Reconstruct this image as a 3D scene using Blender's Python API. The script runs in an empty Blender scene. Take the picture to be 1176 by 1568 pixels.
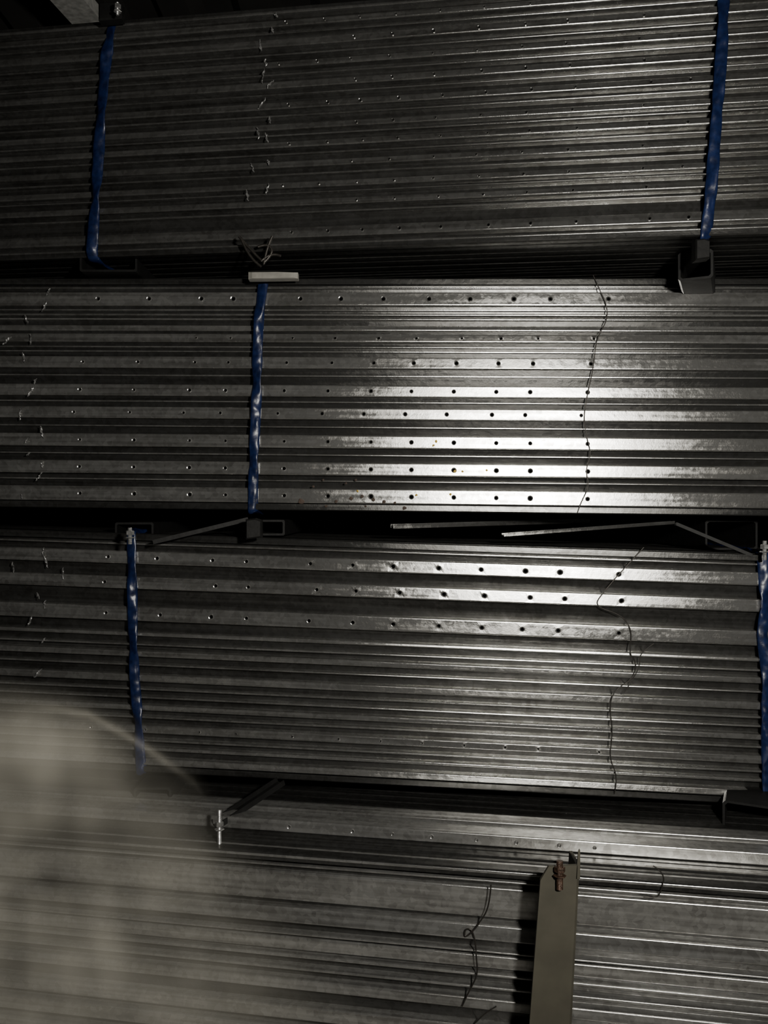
import bpy, math, random
from mathutils import Vector, Matrix, noise
random.seed(7)
F=1230.0; ZC=1.15; D=1.54
CAM=Vector((0,-D,ZC))
scn=bpy.context.scene
# ---------------------------------------------------------------- helpers
def new_mat(name):
    m=bpy.data.materials.new(name); m.use_nodes=True
    nt=m.node_tree; nt.nodes.clear()
    out=nt.nodes.new('ShaderNodeOutputMaterial')
    return m,nt,out
def simple(name,col,rough=.5,metal=0.,bump=.0,scale=60,var=.3,spec=.5):
    m,nt,out=new_mat(name)
    p=nt.nodes.new('ShaderNodeBsdfPrincipled')
    tc=nt.nodes.new('ShaderNodeTexCoord'); n=nt.nodes.new('ShaderNodeTexNoise'); n.inputs['Scale'].default_value=scale
    n.inputs['Detail'].default_value=5
    nt.links.new(tc.outputs['Object'],n.inputs['Vector'])
    r=nt.nodes.new('ShaderNodeValToRGB')
    r.color_ramp.elements[0].position=.3; r.color_ramp.elements[1].position=.7
    r.color_ramp.elements[0].color=[c*(1-var) for c in col]+[1]
    r.color_ramp.elements[1].color=[min(1,c*(1+var)) for c in col]+[1]
    nt.links.new(n.outputs['Fac'],r.inputs['Fac']); nt.links.new(r.outputs['Color'],p.inputs['Base Color'])
    p.inputs['Roughness'].default_value=rough; p.inputs['Metallic'].default_value=metal
    p.inputs['Specular IOR Level'].default_value=spec
    if bump:
        b=nt.nodes.new('ShaderNodeBump'); b.inputs['Strength'].default_value=bump; b.inputs['Distance'].default_value=.003
        nt.links.new(n.outputs['Fac'],b.inputs['Height']); nt.links.new(b.outputs['Normal'],p.inputs['Normal'])
    nt.links.new(p.outputs['BSDF'],out.inputs['Surface'])
    return m
def galv(name,base=.42,rough=.36,dif=.12):
    # zinc coating: mirror-ish lobe with short tails over a thin matt oxide layer
    m,nt,out=new_mat(name); L=nt.links
    g=nt.nodes.new('ShaderNodeBsdfAnisotropic'); g.distribution='BECKMANN'
    d=nt.nodes.new('ShaderNodeBsdfDiffuse'); mxs=nt.nodes.new('ShaderNodeMixShader'); mxs.inputs[0].default_value=dif
    L.new(g.outputs[0],mxs.inputs[1]); L.new(d.outputs[0],mxs.inputs[2]); L.new(mxs.outputs[0],out.inputs['Surface'])
    tc=nt.nodes.new('ShaderNodeTexCoord')
    def nz(sc,vec,det=4,ro=.5):
        n=nt.nodes.new('ShaderNodeTexNoise'); n.inputs['Scale'].default_value=sc; n.inputs['Detail'].default_value=det; n.inputs['Roughness'].default_value=ro
        L.new(vec,n.inputs['Vector']); return n.outputs['Fac']
    def mapping(s):
        mp=nt.nodes.new('ShaderNodeMapping'); mp.inputs['Scale'].default_value=s; L.new(tc.outputs['Object'],mp.inputs['Vector']); return mp.outputs['Vector']
    ns=nz(1.6,mapping((2.0,90,90)))
    nb=nz(9,tc.outputs['Object'],8,.72)
    ng=nz(26,mapping((1,1.6,1.6)),5,.6)
    nf=nz(420,tc.outputs['Object'],2)
    vo=nt.nodes.new('ShaderNodeTexVoronoi'); vo.inputs['Scale'].default_value=130
    L.new(tc.outputs['Object'],vo.inputs['Vector'])
    def mix(a,b,f):
        x=nt.nodes.new('ShaderNodeMath'); x.operation='MULTIPLY_ADD'; L.new(a,x.inputs[0]); x.inputs[1].default_value=f
        if isinstance(b,float): x.inputs[2].default_value=b
        else: L.new(b,x.inputs[2])
        return x.outputs[0]
    sp=nt.nodes.new('ShaderNodeSeparateColor'); L.new(vo.outputs['Color'],sp.inputs['Color'])
    v=mix(ns,0.0,.48); v=mix(nb,v,.25); v=mix(ng,v,.17); v=mix(sp.outputs[0],v,.10)
    r=nt.nodes.new('ShaderNodeValToRGB'); e=r.color_ramp.elements
    e[0].position=.38; e[0].color=(base*.50,base*.49,base*.47,1)
    e[1].position=.62; e[1].color=(base*1.15,base*1.15,base*1.13,1)
    L.new(v,r.inputs['Fac']); L.new(r.outputs['Color'],g.inputs['Color']); L.new(r.outputs['Color'],d.inputs['Color'])
    rr=nt.nodes.new('ShaderNodeMapRange'); rr.inputs[1].default_value=.38; rr.inputs[2].default_value=.62
    rr.inputs[3].default_value=rough+.05; rr.inputs[4].default_value=rough-.04
    L.new(v,rr.inputs[0]); L.new(rr.outputs[0],g.inputs['Roughness'])
    h=mix(nf,nb,.02)
    b=nt.nodes.new('ShaderNodeBump'); b.inputs['Strength'].default_value=.35; b.inputs['Distance'].default_value=.002
    L.new(h,b.inputs['Height']); L.new(b.outputs['Normal'],g.inputs['Normal'])
    return m
M_GALV=galv('galvanised_steel',.66,.295,.08); M_GALV2=galv('galvanised_steel_shaded',.12,.34,.12)  # the darker copy paints shade into the recesses between strips
M_GALV3=galv('galvanised_steel_weathered',.5,.32,.13); M_GALV4=galv('galvanised_steel_old',.40,.29,.085)
M_BLUE=simple('blue_plastic_strap',(.004,.009,.036),.33,0,.2,90,.4,.35)
M_BLACK=simple('black_painted_steel',(.004,.004,.004),.6,0,.3,50,.3,.2)
M_OLIVE=simple('olive_grey_paint',(.042,.039,.029),.6,0,.15,25,.15,.3)
M_RUST=simple('rusty_bolt',(.045,.025,.016),.5,.5,.5,200,.5)
M_ZINC=simple('zinc_bolt',(.6,.6,.6),.3,.9,.2,100)
M_WIRE=simple('tie_wire_steel',(.03,.027,.024),.4,.6,.2,150)
M_TAPE=simple('clear_tape',(.15,.15,.15),.25,.4,.8,120,.5)
M_WOOD=simple('pale_wood',(.15,.145,.13),.7,0,.3,40)
M_WALL=simple('dark_wall',(.02,.019,.018),.8,0,.1,5)
M_FLOOR=simple('concrete',(.12,.115,.105),.85,0,.3,12)
M_PALE=simple('pale_beam_paint',(.5,.5,.48),.6)
M_YEL=simple('yellow_paint_fleck',(.3,.2,.03),.6)
M_DRK=simple('dark_rust_stain',(.03,.018,.012),.8)
def mesh_obj(name,V,Fc,mat,M=None,parent=None,smooth=False):
    me=bpy.data.meshes.new(name); me.from_pydata([tuple(v) for v in V],[],Fc); me.update()
    if smooth:
        for p in me.polygons: p.use_smooth=True
    o=bpy.data.objects.new(name,me); scn.collection.objects.link(o); me.materials.append(mat)
    if parent: o.parent=parent
    elif M is not None: o.matrix_world=M
    return o
class B:  # a buffer
    def __init__(s): s.V=[]; s.F=[]
    def quad(s,a,b,c,d):
        n=len(s.V); s.V+=[a,b,c,d]; s.F.append((n,n+1,n+2,n+3))
    def box(s,x0,x1,y0,y1,z0,z1):
        n=len(s.V)
        s.V+=[(x,y,z) for x in(x0,x1) for y in(y0,y1) for z in(z0,z1)]
        for f in((0,1,3,2),(4,6,7,5),(0,4,5,1),(2,3,7,6),(0,2,6,4),(1,5,7,3)): s.F.append(tuple(n+i for i in f))
    def loft(s,rings,close=True,caps=False):
        n=len(s.V); k=len(rings[0])
        for r in rings: s.V+=list(r)
        for i in range(len(rings)-1):
            for j in range(k if close else k-1):
                a=n+i*k+j; b=n+i*k+(j+1)%k; s.F.append((a,b,b+k,a+k))
        if caps:
            s.F.append(tuple(n+i for i in range(k))[::-1]); s.F.append(tuple(n+(len(rings)-1)*k+i for i in range(k)))
# ---------------------------------------------------------------- bundles
class Bundle:
    def __init__(s,name,d,yaw,tilt,vtop,vbot,x0,x1,deep=.42,mat=None,lean=0.,rl=-.25):
        s.d=d; s.u=d/F; s.mat=mat or M_GALV; s.lean=lean; s.rl=rl
        o=Vector((0,-D+d,ZC-(vtop-784)*s.u))
        s.M=Matrix.Translation(o)@Matrix.Rotation(-math.radians(yaw),4,'Z')@Matrix.Rotation(math.radians(tilt),4,'Y')
        s.Mi=s.M.inverted(); s.x0=x0; s.x1=x1; s.deep=deep
        s.e=bpy.data.objects.new(name,None); scn.collection.objects.link(s.e); s.e.matrix_world=s.M; s.e.empty_display_size=.1
        s.H=-s.loc(588,vbot)[1]; s.buf=B(); s.buf2=B()
    def loc(s,u,v):
        c=s.Mi@CAM; dv=s.Mi.to_3x3()@Vector(((u-588)/F,1,-(v-784)/F))
        t=-c.y/dv.y; p=c+dv*t; return p.x,p.z
    def z(s,v): return s.loc(588,v)[1]
    def chan(s,va,vb,y=0.,holes=None,back=.035,r=.0026,tilt=None,hr=2.6,buf=None,jit=.0015):
        zt=s.z(va); zb=s.z(vb); b=buf or s.buf
        y+=random.uniform(-jit,jit)
        if tilt is None: tilt=s.lean+random.uniform(-.035,.035)
        h=zt-zb; r=min(r,h*.4)
        # arcs
        yt=y+tilt*h/2; yb=y-tilt*h/2
        prof=[(yt+back,zt)]+[(yt+r-r*math.sin(a),zt-r+r*math.cos(a)) for a in [i*math.pi/10 for i in range(6)]]
        prof2=[(yb+r-r*math.cos(a),zb+r-r*math.sin(a)) for a in [i*math.pi/10 for i in range(6)]]+[(yb+back,zb)]
        for pr in (prof,prof2):
            for i in range(len(pr)-1):
                (ya,za),(yc,zc)=pr[i],pr[i+1]
                b.quad((s.x0,ya,za),(s.x0,yc,zc),(s.x1,yc,zc),(s.x1,ya,za))
        z1=zt-r; z0=zb+r; hh=(z1-z0)/2; zm=(z0+z1)/2
        yy=lambda z: yb+(yt-yb)*(z-z0)/(z1-z0)
        def q(xa,xb): b.quad((xa,yt,z1),(xa,yb,z0),(xb,yb,z0),(xb,yt,z1))
        xs=[]
        if holes:
            for hu in holes:
                xs.append(s.loc(hu,(va+vb)/2)[0])
            xs.sort()
        cur=s.x0
        for x in xs:
            if x-hh<cur+1e-4: continue
            q(cur,x-hh); cur=x+hh
            N=16; R=min(hr*s.u,hh*.62)*random.uniform(.85,1.1)
            def ring(rad,dy):
                return [(x+rad*math.cos(2*math.pi*i/N),yy(zm)+dy,zm+rad*math.sin(2*math.pi*i/N)) for i in range(N)]
            bd=[]
            for i in range(N):
                a=2*math.pi*i/N; c,sn=math.cos(a),math.sin(a); t=hh/max(abs(c),abs(sn))
                zz=zm+t*sn; bd.append((x+t*c,yy(zz),zz))
            b.loft([bd,ring(R*1.5,0),ring(R*1.2,-.0014),ring(R*.95,-.0010),ring(R*.85,.004)])
        q(cur,s.x1)
    def finish(s):
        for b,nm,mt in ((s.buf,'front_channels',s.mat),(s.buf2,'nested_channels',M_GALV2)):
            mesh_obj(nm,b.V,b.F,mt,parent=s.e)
        # rows deeper in the bundle: real C sections filling the depth
        b=B(); H=s.H; n=max(4,int(H/.045)); h=H/n
        for i in range(n):
            zt=-i*h-.001; zb=-(i+1)*h+.001
            for k in range(int((s.deep-.05)/.06)):
                y=.05+k*.06
                t=.0015
                prof=[(y+.055,zt),(y,zt),(y,zb),(y+.055,zb),(y+.055,zb+t),(y+t,zb+t),(y+t,zt-t),(y+.055,zt-t)]
                b.loft([[(s.x0,a,c) for a,c in prof],[(s.x1,a,c) for a,c in prof]])
        # top and bottom rows: corrugated lips running lengthwise
        for zz,sg in ((0,-1),(-H,1)):
            y=.0
            while y<s.deep-.02:
                w=random.choice((.012,.018,.024)); g=random.choice((.006,.01))
                z2=zz+sg*.012
                pr=[(y,z2),(y,zz+sg*.002),(y+.002,zz),(y+w-.002,zz),(y+w,zz+sg*.002),(y+w,z2),(y+w+g,z2)]
                b.loft([[(s.x0,a,c) for a,c in pr],[(s.x1,a,c) for a,c in pr]],close=False)
                y+=w+g
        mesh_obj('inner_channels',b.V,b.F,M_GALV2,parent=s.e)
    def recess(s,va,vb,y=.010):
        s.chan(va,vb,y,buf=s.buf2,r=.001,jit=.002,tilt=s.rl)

def build(bn,rows,vtop,vbot,gap_rib=True):
    prev=vtop
    for r in rows:
        va,vb=r[0],r[1]; y=r[2] if len(r)>2 else 0.; holes=r[3] if len(r)>3 else None
        hr=r[4] if len(r)>4 else 2.4; tl=r[5] if len(r)>5 else None
        if va-prev>2:
            bn.recess(prev-.5,va+.5,.016)
            g=va-prev
            if gap_rib and g>11:
                m=prev+g*random.uniform(.35,.5); bn.chan(m-1.1,m+1.1,.008,back=.01,r=.001)
        bn.chan(va,vb,y,holes,hr=hr,tilt=tl); prev=vb
    if vbot-prev>2: bn.recess(prev-.5,vbot,.014)
    bn.finish()

# B1 (top)
b1=Bundle('steel_channel_bundle',1.45,8.5,.8,-3,378,-1.65,1.25,mat=M_GALV4,lean=.10,rl=.25)
hp=[437,493,548,605,670,740,808,878,990,1050]
def sh(l,a): return [x+a+random.uniform(-3,3) for x in l]
rows=[]
specs=[(3,8),(18,28,1),(36,39),(47,60,1),(69,72),(82,92,1),(100,103),(113,124,1),(132,134),(145,156,1),(165,168),
 (178,188,1),(196,199),(208,218,1),(226,229),(238,248,1),(257,260),(270,280,1),(288,290),(299,309,1),(318,321),(341,358,1),(367,370)]
for i,t in enumerate(specs):
    rows.append((t[0],t[1],random.uniform(-.001,.003),sh(hp if i%4==1 else hp[2:9],random.uniform(-12,12)) if len(t)>2 else None,2.1))
build(b1,rows,-3,378,False)
# B2
b2=Bundle('steel_channel_bundle',1.54,2.5,.7,426,783,-1.35,1.45)
ha=[150,228,308,357,460,522,587,657,720,787,843,932]
hb=[122,205,290,345,435,502,568,630,695,760,812,900]
rows=[(428,432,.004),(447,468,0,ha,3.1,.0),(480,483,.004,None,2,.1),(487,489.5,.002),(497,506,.009,None,2,.13),(511,524,.003,sh(hb[2:],10),1.8,.06),(530,532,.006),(547,565,0,sh(hb,6),2.4,.03),(590,608,0,hb,2.4,0),(625,643,0,sh(hb,-8),2.4,.01),
 (667,687,0,hb,2.4,.0),(709,729,0,hb,2.8,.0),(749,772,0,hb,2.8,.01)]
build(b2,rows,426,783)
# B3
b3=Bundle('steel_channel_bundle',1.54,4,1.7,830,1202,-1.4,1.4,lean=.02)
rows=[(833,836,.004),(844,847,.002),(857,877,0,[165,240,325,377,475,540,602,672,737,805,858,948],2.9,.055),
 (897,916,0,[160,330,380,485,545,612,680,742,812,865,952],2.9,.06),(944,966,0,[162,245,323,377,473,540,602,672,738,800,855,948],2.9,.035),
 (984,990,.001),(1001,1004,.001),(1013,1022,0,None),(1033,1036,.001),(1050,1061,0),(1071,1074,.002),(1084,1087,0),(1098,1106,.001,None),(1115,1118,0),
 (1129,1141,0,sh(hb,15),1.6),(1151,1154,.001),(1164,1169,.001),(1181,1191,0,None,2,.13)]
build(b3,rows,830,1202,False)
# B4
b4=Bundle('steel_channel_bundle',1.29,9.8,.0,1319,1745,-1.35,1.1,.55,mat=M_GALV3)
b4.chan(1299,1318.5,.085,[420,523,588,652,725,790,860,918],hr=2.4)
b4.chan(1309,1318.5,.17)
rows=[(1320,1326,0),(1338,1341,.004),(1350,1396,.008,None,2,-.02),(1403,1425,-.002,None,2,.12),(1443,1446,.002),(1452,1472,.008,None,2,-.02),(1477,1481,0),(1496,1500,0),(1514,1530,.001,None,2,.08),
 (1556,1578,0),(1590,1612,0),(1625,1640,0),(1655,1680,0),(1695,1720,0)]
build(b4,rows,1319,1745,False)

# ---------------------------------------------------------------- straps
def strap(bn,pts,w,name='blue_strap'):
    P=[]
    for u,v in pts:
        x,z=bn.loc(u,v); P.append(Vector((x,-.006,z)))
    top=P[0]; bot=P[-1]
    path=[Vector((bot.x,bn.deep+.01,-bn.H-.004)),Vector((top.x,bn.deep+.01,.004)),Vector((top.x,.03,.005)),Vector((top.x,.002,.004))]
    path+=[p for p in P if -bn.H+.005<p.z<-.004]
    path+=[Vector((bot.x,.002,-bn.H-.004)),Vector((bot.x,bn.deep+.01,-bn.H-.005))]
    path.append(path[0])
    S=[]
    for a,b in zip(path[:-1],path[1:]):
        n=max(1,int((b-a).length/.003))
        for i in range(n): S.append(a.lerp(b,i/n))
    for _ in range(3):
        S=[S[i] if i in(0,len(S)-1) else (S[i-1]+S[i]*2+S[i+1])/4 for i in range(len(S))]
    rings=[]; N=16; sd=random.uniform(0,50)
    for i,p in enumerate(S):
        T=(S[min(i+1,len(S)-1)]-S[max(i-1,0)]).normalized(); W=Vector((1,0,0)); W=(W-T*W.dot(T)).normalized(); Nn=T.cross(W)
        s_=i*.003
        ang=.35*math.sin(s_*38+sd)+.2*math.sin(s_*85+2*sd)
        a=w/2*(1+.10*noise.noise(Vector((s_*30,sd,0)))); bb=.0032*(1+.4*noise.noise(Vector((s_*60,sd,5))))
        W2=W*math.cos(ang)+Nn*math.sin(ang); N2=-W*math.sin(ang)+Nn*math.cos(ang)
        rings.append([p+W2*(a*math.cos(2*math.pi*j/N))+N2*(bb*math.sin(2*math.pi*j/N)*(1+.7*noise.noise(Vector((s_*80,j*.7,sd))))) for j in range(N)])
    b=B(); b.loft(rings)
    return mesh_obj(name,b.V,b.F,M_BLUE,M=bn.M,smooth=True)
strap(b1,[(172,30),(165,90),(157,180),(152,260),(147,330),(143,385)],.021)
strap(b1,[(1110,-60),(1105,60),(1100,130),(1093,220),(1087,300),(1082,365),(1080,410)],.020)
strap(b2,[(404,425),(398,480),(395,540),(394,600),(392,650),(389,710),(387,790)],.020)
strap(b3,[(200,820),(204,880),(205,960),(208,1040),(213,1100),(216,1190)],.020)
strap(b3,[(1168,850),(1170,930),(1165,970),(1172,1030),(1172,1100),(1176,1230)],.020)

# ---------------------------------------------------------------- wires
def curve(name,pts,r,mat,M=None,cyc=False,parent=None):
    c=bpy.data.curves.new(name,'CURVE'); c.dimensions='3D'; c.bevel_depth=r; c.bevel_resolution=2
    s=c.splines.new('NURBS'); s.points.add(len(pts)-1)
    for i,p in enumerate(pts): s.points[i].co=(*p,1)
    s.order_u=3; s.use_endpoint_u=True; s.use_cyclic_u=cyc; s.resolution_u=6
    c.materials.append(mat)
    o=bpy.data.objects.new(name,c); scn.collection.objects.link(o)
    if parent: o.parent=parent
    elif M is not None: o.matrix_world=M
    return o
def wire(bn,pts,r=.0008,mat=M_WIRE,name='tie_wire',y=-.0025):
    P=[]
    for i,(u,v) in enumerate(pts):
        x,z=bn.loc(u,v); P.append((x,y+random.uniform(-.002,.001),z))
    return curve(name,P,r,mat,M=bn.M)
wire(b2,[(908,422),(915,440),(928,466),(930,490),(912,520),(909,560),(900,600),(893,640),(898,670),(905,695),(896,720),(902,745),(888,772),(884,785)],.001)
wire(b3,[(985,838),(965,860),(942,885),(925,905),(908,928),(950,940),(968,965),(962,1000),(975,1015),(968,1040),(940,1056),(932,1080),(938,1120),(932,1160),(946,1190),(940,1215)],.001)
wire(b3,[(1000,985),(978,1000),(980,1020),(962,1050),(955,1060)])
wire(b4,[(752,1352),(750,1385),(735,1410),(722,1425),(712,1432),(712,1420),(722,1418),(728,1435),(730,1465),(732,1490),(718,1515),(708,1537)],.0012,y=-.006)
wire(b4,[(725,1568),(740,1550),(760,1540)],.0010)
wire(b4,[(1000,1325),(1018,1335),(1012,1362),(1005,1375),(985,1372)],.0010)
# crinkled clear tape: short loose tags, left of each bundle
def tape(bn,pts,w=.0045,name='clear_packing_tape'):
    bf=B()
    for k,(u,v) in enumerate(pts):
        x,z=bn.loc(u,v); sd=k*3.7+v; n=10; L=random.uniform(.010,.028); an=random.uniform(-.9,.5)
        d=Vector((math.sin(an),0,-math.cos(an))); pr=Vector((math.cos(an),0,math.sin(an))); rings=[]
        for i in range(n+1):
            t=i/n-.5
            ww=w*(.25+.75*math.sin(math.pi*(i+.3)/(n+.6)))*random.uniform(.5,1.1)
            c=Vector((x,-.003,z))+d*(t*L)+pr*(.003*noise.noise(Vector((i*.4,sd,0))))
            rings.append([c-pr*ww*.5+Vector((0,random.uniform(-.002,0),0)),c+Vector((0,-.001,0)),c+pr*ww*.5+Vector((0,random.uniform(-.002,0),0))])
        bf.loft(rings,close=False)
    return mesh_obj(name,bf.V,bf.F,M_TAPE,parent=bn.e)
tape(b1,[(424,25),(418,48),(400,72),(408,98),(404,118),(414,130),(402,160),(414,185),(396,205),(410,212),(412,250),(388,258),(410,290),(380,300)])
tape(b2,[(75,448),(70,470),(42,490),(48,520),(38,548),(55,585),(48,600),(32,635),(66,662),(42,675),(45,695),(66,712),(62,730),(35,760),(12,522)])
tape(b3,[(68,845),(72,860),(22,868),(98,878),(60,912),(70,925),(48,950),(68,980),(60,1030)])

# ---------------------------------------------------------------- small stains / flecks on bundle 2
def flecks(bn,pts,mat,name):
    b=B()
    for u,v,r in pts:
        x,z=bn.loc(u,v); r*=bn.u; n=len(b.V); k=9
        rr=[r*random.uniform(.6,1.2) for _ in range(k)]
        b.V+=[(x+rr[i]*math.cos(2*math.pi*i/k),-.0022,z+rr[i]*math.sin(2*math.pi*i/k)) for i in range(k)]
        b.V.append((x,-.003,z))
        for i in range(k): b.F.append((n+i,n+(i+1)%k,n+k))
    return mesh_obj(name,b.V,b.F,mat,parent=bn.e)
flecks(b2,[(462,768,5),(515,768,3),(495,735,2),(530,740,2),(538,763,3),(555,760,3),(572,765,3),(588,768,3),(605,770,2.5),(620,778,3),(545,735,2),(500,775,2.5),(560,775,2),(480,745,2)],M_DRK,'rust_spots')
flecks(b2,[(668,676,2.5),(664,682,2),(697,722,2.5),(708,722,2),(690,757,2),(548,752,2),(745,720,2),(638,758,2)],M_YEL,'yellow_flecks')

# ---------------------------------------------------------------- bearers between bundles
def tube(name,u0,u1,v0,v1,depth,length,rot=0,mat=M_BLACK,t=.004):
    s=depth/F
    hw=(u1-u0)/2*s; hh=(v1-v0)/2*s; b=B()
    def rc(a,c,y): 
        ch=min(a,c)*.15
        return [(-a+ch,y,-c),(a-ch,y,-c),(a,y,-c+ch),(a,y,c-ch),(a-ch,y,c),(-a+ch,y,c),(-a,y,c-ch),(-a,y,-c+ch)]
    b.loft([rc(hw-t,hh-t,length),rc(hw,hh,length),rc(hw,hh,0),rc(hw-t,hh-t,0),rc(hw-t,hh-t,length)])
    M=Matrix.Translation(Vector((((u0+u1)/2-588)*s,-D+depth,ZC-((v0+v1)/2-784)*s)))@Matrix.Rotation(math.radians(rot),4,'Z')
    return mesh_obj(name,b.V,b.F,mat,M=M)
tube('steel_bearer',122,210,388,416,1.54,.45)
tube('steel_bearer',1040,1090,384,428,1.42,.4,rot=-24)
tube('steel_bearer',384,436,796,820,1.58,.4)
tube('steel_bearer',1080,1160,796,842,1.60,.4)
tube('steel_bearer',176,235,800,826,1.60,.4)
tube('steel_bearer',205,262,1206,1250,1.55,.4)
tube('steel_bearer',1110,1200,1232,1290,1.42,.4,rot=-26)
for x in(-.9,0.,.8):
    b=B(); b.box(-.05,.05,0,.7,0,b4.M.translation.z-b4.H-.001)
    mesh_obj('floor_bearer',b.V,b.F,M_WOOD,M=Matrix.Translation(Vector((x,-.25-x*.17,0))))
# loose flat bars lying askew in the gap under bundle 2
def bar(name,a,c,w,h,mat):
    a=Vector(a); c=Vector(c); d=(c-a); L=d.length; q=d.to_track_quat('X','Z').to_matrix().to_4x4()
    b=B()
    pr=[(-w,-h),(w,-h),(w,h),(w-.002,h),(w-.002,-h+.002),(-w+.002,-h+.002),(-w+.002,h),(-w,h)]
    b.loft([[(0,y,z) for y,z in pr],[(L,y,z) for y,z in pr]],caps=True)
    return mesh_obj(name,b.V,b.F,mat,M=Matrix.Translation(a)@q)
def at(u,v,dep): s=dep/F; return ((u-588)*s,-D+dep,ZC-(v-784)*s)
bar('loose_steel_channel',at(600,806,1.60),at(900,797,1.72),.010,.0045,M_GALV4)
bar('loose_steel_channel',at(770,819,1.57),at(1030,800,1.60),.010,.003,M_GALV4)
bar('dark_brace_bar',at(235,830,1.53),at(380,795,1.56),.01,.004,M_BLACK)
bar('dark_brace_bar',at(1035,802,1.53),at(1150,850,1.50),.01,.003,M_BLACK)
bar('dark_brace_bar',at(330,1262,1.42),at(430,1196,1.52),.012,.005,M_BLACK)
def clamp(u0,u1,v0,v1,dep,mat,name):
    s=dep/F; b=B(); hw=(u1-u0)/2*s; hh=(v1-v0)/2*s
    b.loft([[(-hw*k,y,-hh*k),(hw*k,y,-hh*k*.8),(hw*k,y,hh*k*.9),(hw*.2*k,y,hh*k*1.1),(-hw*k,y,hh*k)] for k,y in((.85,0),(1,.003),(1,.02),(.9,.022))],caps=True)
    return mesh_obj(name,b.V,b.F,mat,M=Matrix.Translation(Vector(at((u0+u1)/2,(v0+v1)/2,dep))))
clamp(380,456,416,427,1.50,M_WOOD,'pale_wood_shim')
clamp(150,186,3,30,1.49,M_BLACK,'strap_buckle')
clamp(376,400,795,826,1.49,M_BLACK,'strap_buckle')
clamp(1066,1088,366,398,1.34,M_BLACK,'strap_buckle')
e=bpy.data.objects.new('twisted_wire_ends',None); scn.collection.objects.link(e)
for i,pts in enumerate([[(366,362),(385,385),(402,400)],[(370,366),(380,395),(400,408)],[(417,362),(408,380),(404,405)],[(430,392),(415,385),(400,400)],[(395,378),(410,372),(420,388),(404,402)]]):
    curve('wire_%d'%i,[at(u,v,1.46) for u,v in pts],.0025,M_WIRE,parent=e)
# ---------------------------------------------------------------- bolts
def bolt(name,u,v0,v1,dep,mat,r=.004,nut=.009):
    s=dep/F; L=(v1-v0)*s; b=B(); rings=[]; n=int(L/.0008)
    for i in range(n):
        rr=r*(1 if i%2 else .86); rings.append([(rr*math.cos(2*math.pi*j/12),rr*math.sin(2*math.pi*j/12),-L*i/n) for j in range(12)])
    b.loft(rings,caps=True)
    for zc,h in((-L*.3,.008),(-L*.3-.009,.002)):
        k=1 if h>.004 else 1.25
        b.loft([[(nut*k*q*math.cos(math.pi/3*j),nut*k*q*math.sin(math.pi/3*j),zc+z) for j in range(6)] for q,z in((.85,h/2),(1,h/2-.001),(1,-h/2+.001),(.85,-h/2))],caps=True)
    return mesh_obj(name,b.V,b.F,mat,M=Matrix.Translation(Vector(at(u,v0,dep))))
bolt('hex_bolt',336,1240,1312,1.36,M_ZINC,.0035,.007)
bolt('hex_bolt',199,808,834,1.49,M_ZINC,.004,.008)
bolt('hex_bolt',1171,828,858,1.46,M_ZINC,.004,.008)
bolt('hex_bolt',180,4,24,1.46,M_ZINC,.003,.006)
# ---------------------------------------------------------------- angle post bottom right
dp=1.17; s=dp/F
top=Vector(at(858,1325,dp)); botp=Vector(at(843,1568,dp)); dirn=(botp-top).normalized()
k=(top.z)/(-dirn.z); foot=top+dirn*k
b=B(); W=.029
def sect(p,zc,W=W):
    t=.005
    return [(p.x-W,p.y,zc[0]),(p.x+W-.004,p.y,zc[1]),(p.x+W,p.y+.004,zc[1]),(p.x+W,p.y+.05,zc[1]),(p.x+W-t,p.y+.05,zc[1]),(p.x+W-t,p.y+t,zc[1]),(p.x-W,p.y+t,zc[0])]
b.loft([sect(foot,(0,0),W*1.25),sect(top,(top.z-.022,top.z-.004)),[(x+(.012 if i in(0,6) else 0),y,z+(.02 if i in(0,6) else .004)) for i,(x,y,z) in enumerate(sect(top,(top.z-.022,top.z-.004)))]],caps=True)
b.loft([[(top.x+W-.006,top.y,top.z-.02),(top.x+W,top.y,top.z-.02),(top.x+W,top.y+.03,top.z-.02)],[(top.x+W-.003,top.y,top.z+.022),(top.x+W,top.y,top.z+.022),(top.x+W,top.y+.006,top.z+.022)]],caps=True)
post=bpy.data.objects.new('angle_iron_post',None); scn.collection.objects.link(post)
mesh_obj('angle_bar',b.V,b.F,M_OLIVE,parent=post)
o=bolt('rusty_bolt',857,1318,1362,dp-.006,M_RUST,.005,.008); o.parent=post
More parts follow.
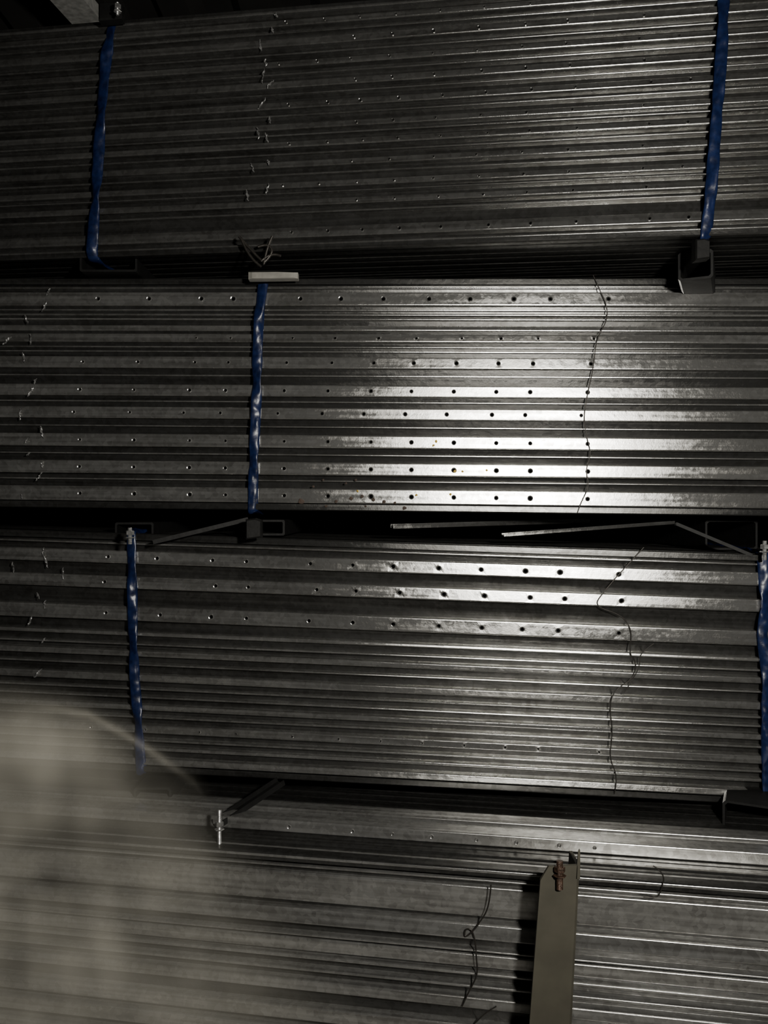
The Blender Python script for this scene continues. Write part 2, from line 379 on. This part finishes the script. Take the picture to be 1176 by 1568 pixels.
# ---------------------------------------------------------------- added sheet, flash-lit haze painted into its opacity, lower left
def sm(a,b_,x): t=max(0,min(1,(x-a)/(b_-a))); return t*t*(3-2*t)
arc=[(-300,1085),(0,1078),(130,1097),(210,1140),(300,1195),(340,1262),(480,1400),(640,1568),(900,1800)]
def varc(u):
    for (a,va),(c,vc) in zip(arc[:-1],arc[1:]):
        if a<=u<=c: return va+(vc-va)*(u-a)/(c-a)
    return 1800
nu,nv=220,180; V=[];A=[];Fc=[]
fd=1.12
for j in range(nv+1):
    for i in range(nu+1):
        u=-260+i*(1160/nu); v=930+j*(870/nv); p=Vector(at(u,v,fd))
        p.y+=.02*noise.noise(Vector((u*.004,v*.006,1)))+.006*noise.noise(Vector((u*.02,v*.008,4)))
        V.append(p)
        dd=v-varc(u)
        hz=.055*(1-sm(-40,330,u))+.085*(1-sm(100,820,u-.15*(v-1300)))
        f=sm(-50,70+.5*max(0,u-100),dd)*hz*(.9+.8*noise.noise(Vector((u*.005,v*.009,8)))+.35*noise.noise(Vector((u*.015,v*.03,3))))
        f+=.085*math.exp(-(dd/7)**2)*(1-sm(210,330,u))*sm(20,110,u)  # bright arc along the edge of the painted haze
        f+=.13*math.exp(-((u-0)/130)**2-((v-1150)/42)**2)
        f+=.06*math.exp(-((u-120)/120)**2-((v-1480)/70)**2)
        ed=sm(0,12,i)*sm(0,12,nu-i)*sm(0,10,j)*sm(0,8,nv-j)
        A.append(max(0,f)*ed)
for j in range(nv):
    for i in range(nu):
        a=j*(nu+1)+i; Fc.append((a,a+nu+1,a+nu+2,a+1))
m,nt,out=new_mat('painted_haze')
at_=nt.nodes.new('ShaderNodeAttribute'); at_.attribute_name='haze_opacity'
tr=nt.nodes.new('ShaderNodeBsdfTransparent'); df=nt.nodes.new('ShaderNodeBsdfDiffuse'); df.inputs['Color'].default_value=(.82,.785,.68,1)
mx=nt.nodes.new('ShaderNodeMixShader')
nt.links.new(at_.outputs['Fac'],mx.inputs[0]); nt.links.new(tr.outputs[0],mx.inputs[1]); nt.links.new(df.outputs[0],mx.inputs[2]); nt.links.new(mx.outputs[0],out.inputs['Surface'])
fo=mesh_obj('painted_haze_sheet',V,Fc,m,smooth=True)
at2=fo.data.attributes.new('haze_opacity','FLOAT','POINT')
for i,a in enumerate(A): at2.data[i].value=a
# ---------------------------------------------------------------- shell
def plane(name,x0,x1,y0,y1,z,mat):
    b=B(); b.box(x0,x1,y0,y1,z-.05,z); return mesh_obj(name,b.V,b.F,mat)
plane('floor',-4,4,-4,2.2,0,M_FLOOR)
b=B(); x=-4.0; pr=[]
while x<4: pr+=[(x,2.95),(x+.10,2.95),(x+.14,2.90),(x+.24,2.90),(x+.28,2.95)]; x+=.28
b.loft([[(a,-4,c) for a,c in pr],[(a,2.2,c) for a,c in pr]],close=False)
mesh_obj('ceiling',b.V,b.F,M_WALL)
b=B(); pr=[]; x=-4.0
while x<4: pr+=[(x,2.0),(x+.08,2.0),(x+.11,1.96),(x+.19,1.96),(x+.22,2.0)]; x+=.22
b.loft([[(a,c,0) for a,c in pr],[(a,c,2.95) for a,c in pr]],close=False)
mesh_obj('wall_back',b.V,b.F,M_WALL)
bar('pale_roof_beam',at(60,-60,2.2),at(150,45,2.6),.05,.02,M_PALE)
clamp(192,236,30,44,1.60,M_PALE,'pale_packing_wedge')
# ---------------------------------------------------------------- light + camera
def area(name,loc,tgt,size,e,col):
    l=bpy.data.lights.new(name,'AREA'); l.shape='DISK'; l.size=size; l.energy=e; l.color=col
    o=bpy.data.objects.new(name,l); scn.collection.objects.link(o); o.location=loc
    o.rotation_euler=(Vector(tgt)-Vector(loc)).to_track_quat('-Z','Y').to_euler(); return o
area('camera_flash',(.40,-D-.05,ZC+.22),(.25,0,ZC-.05),.10,37,(1,.96,.87))  # stands for the camera flash, shifted right and up to place the highlight
w=bpy.data.worlds.new('w'); scn.world=w; w.use_nodes=True
w.node_tree.nodes['Background'].inputs[0].default_value=(.50,.49,.46,1); w.node_tree.nodes['Background'].inputs[1].default_value=.018
c=bpy.data.cameras.new('camera'); co=bpy.data.objects.new('camera',c); scn.collection.objects.link(co)
c.sensor_fit='VERTICAL'; c.sensor_height=24; c.sensor_width=18; c.lens=24*F/1568
c.clip_start=.01; co.location=CAM; co.rotation_euler=(math.pi/2,0,0); scn.camera=co
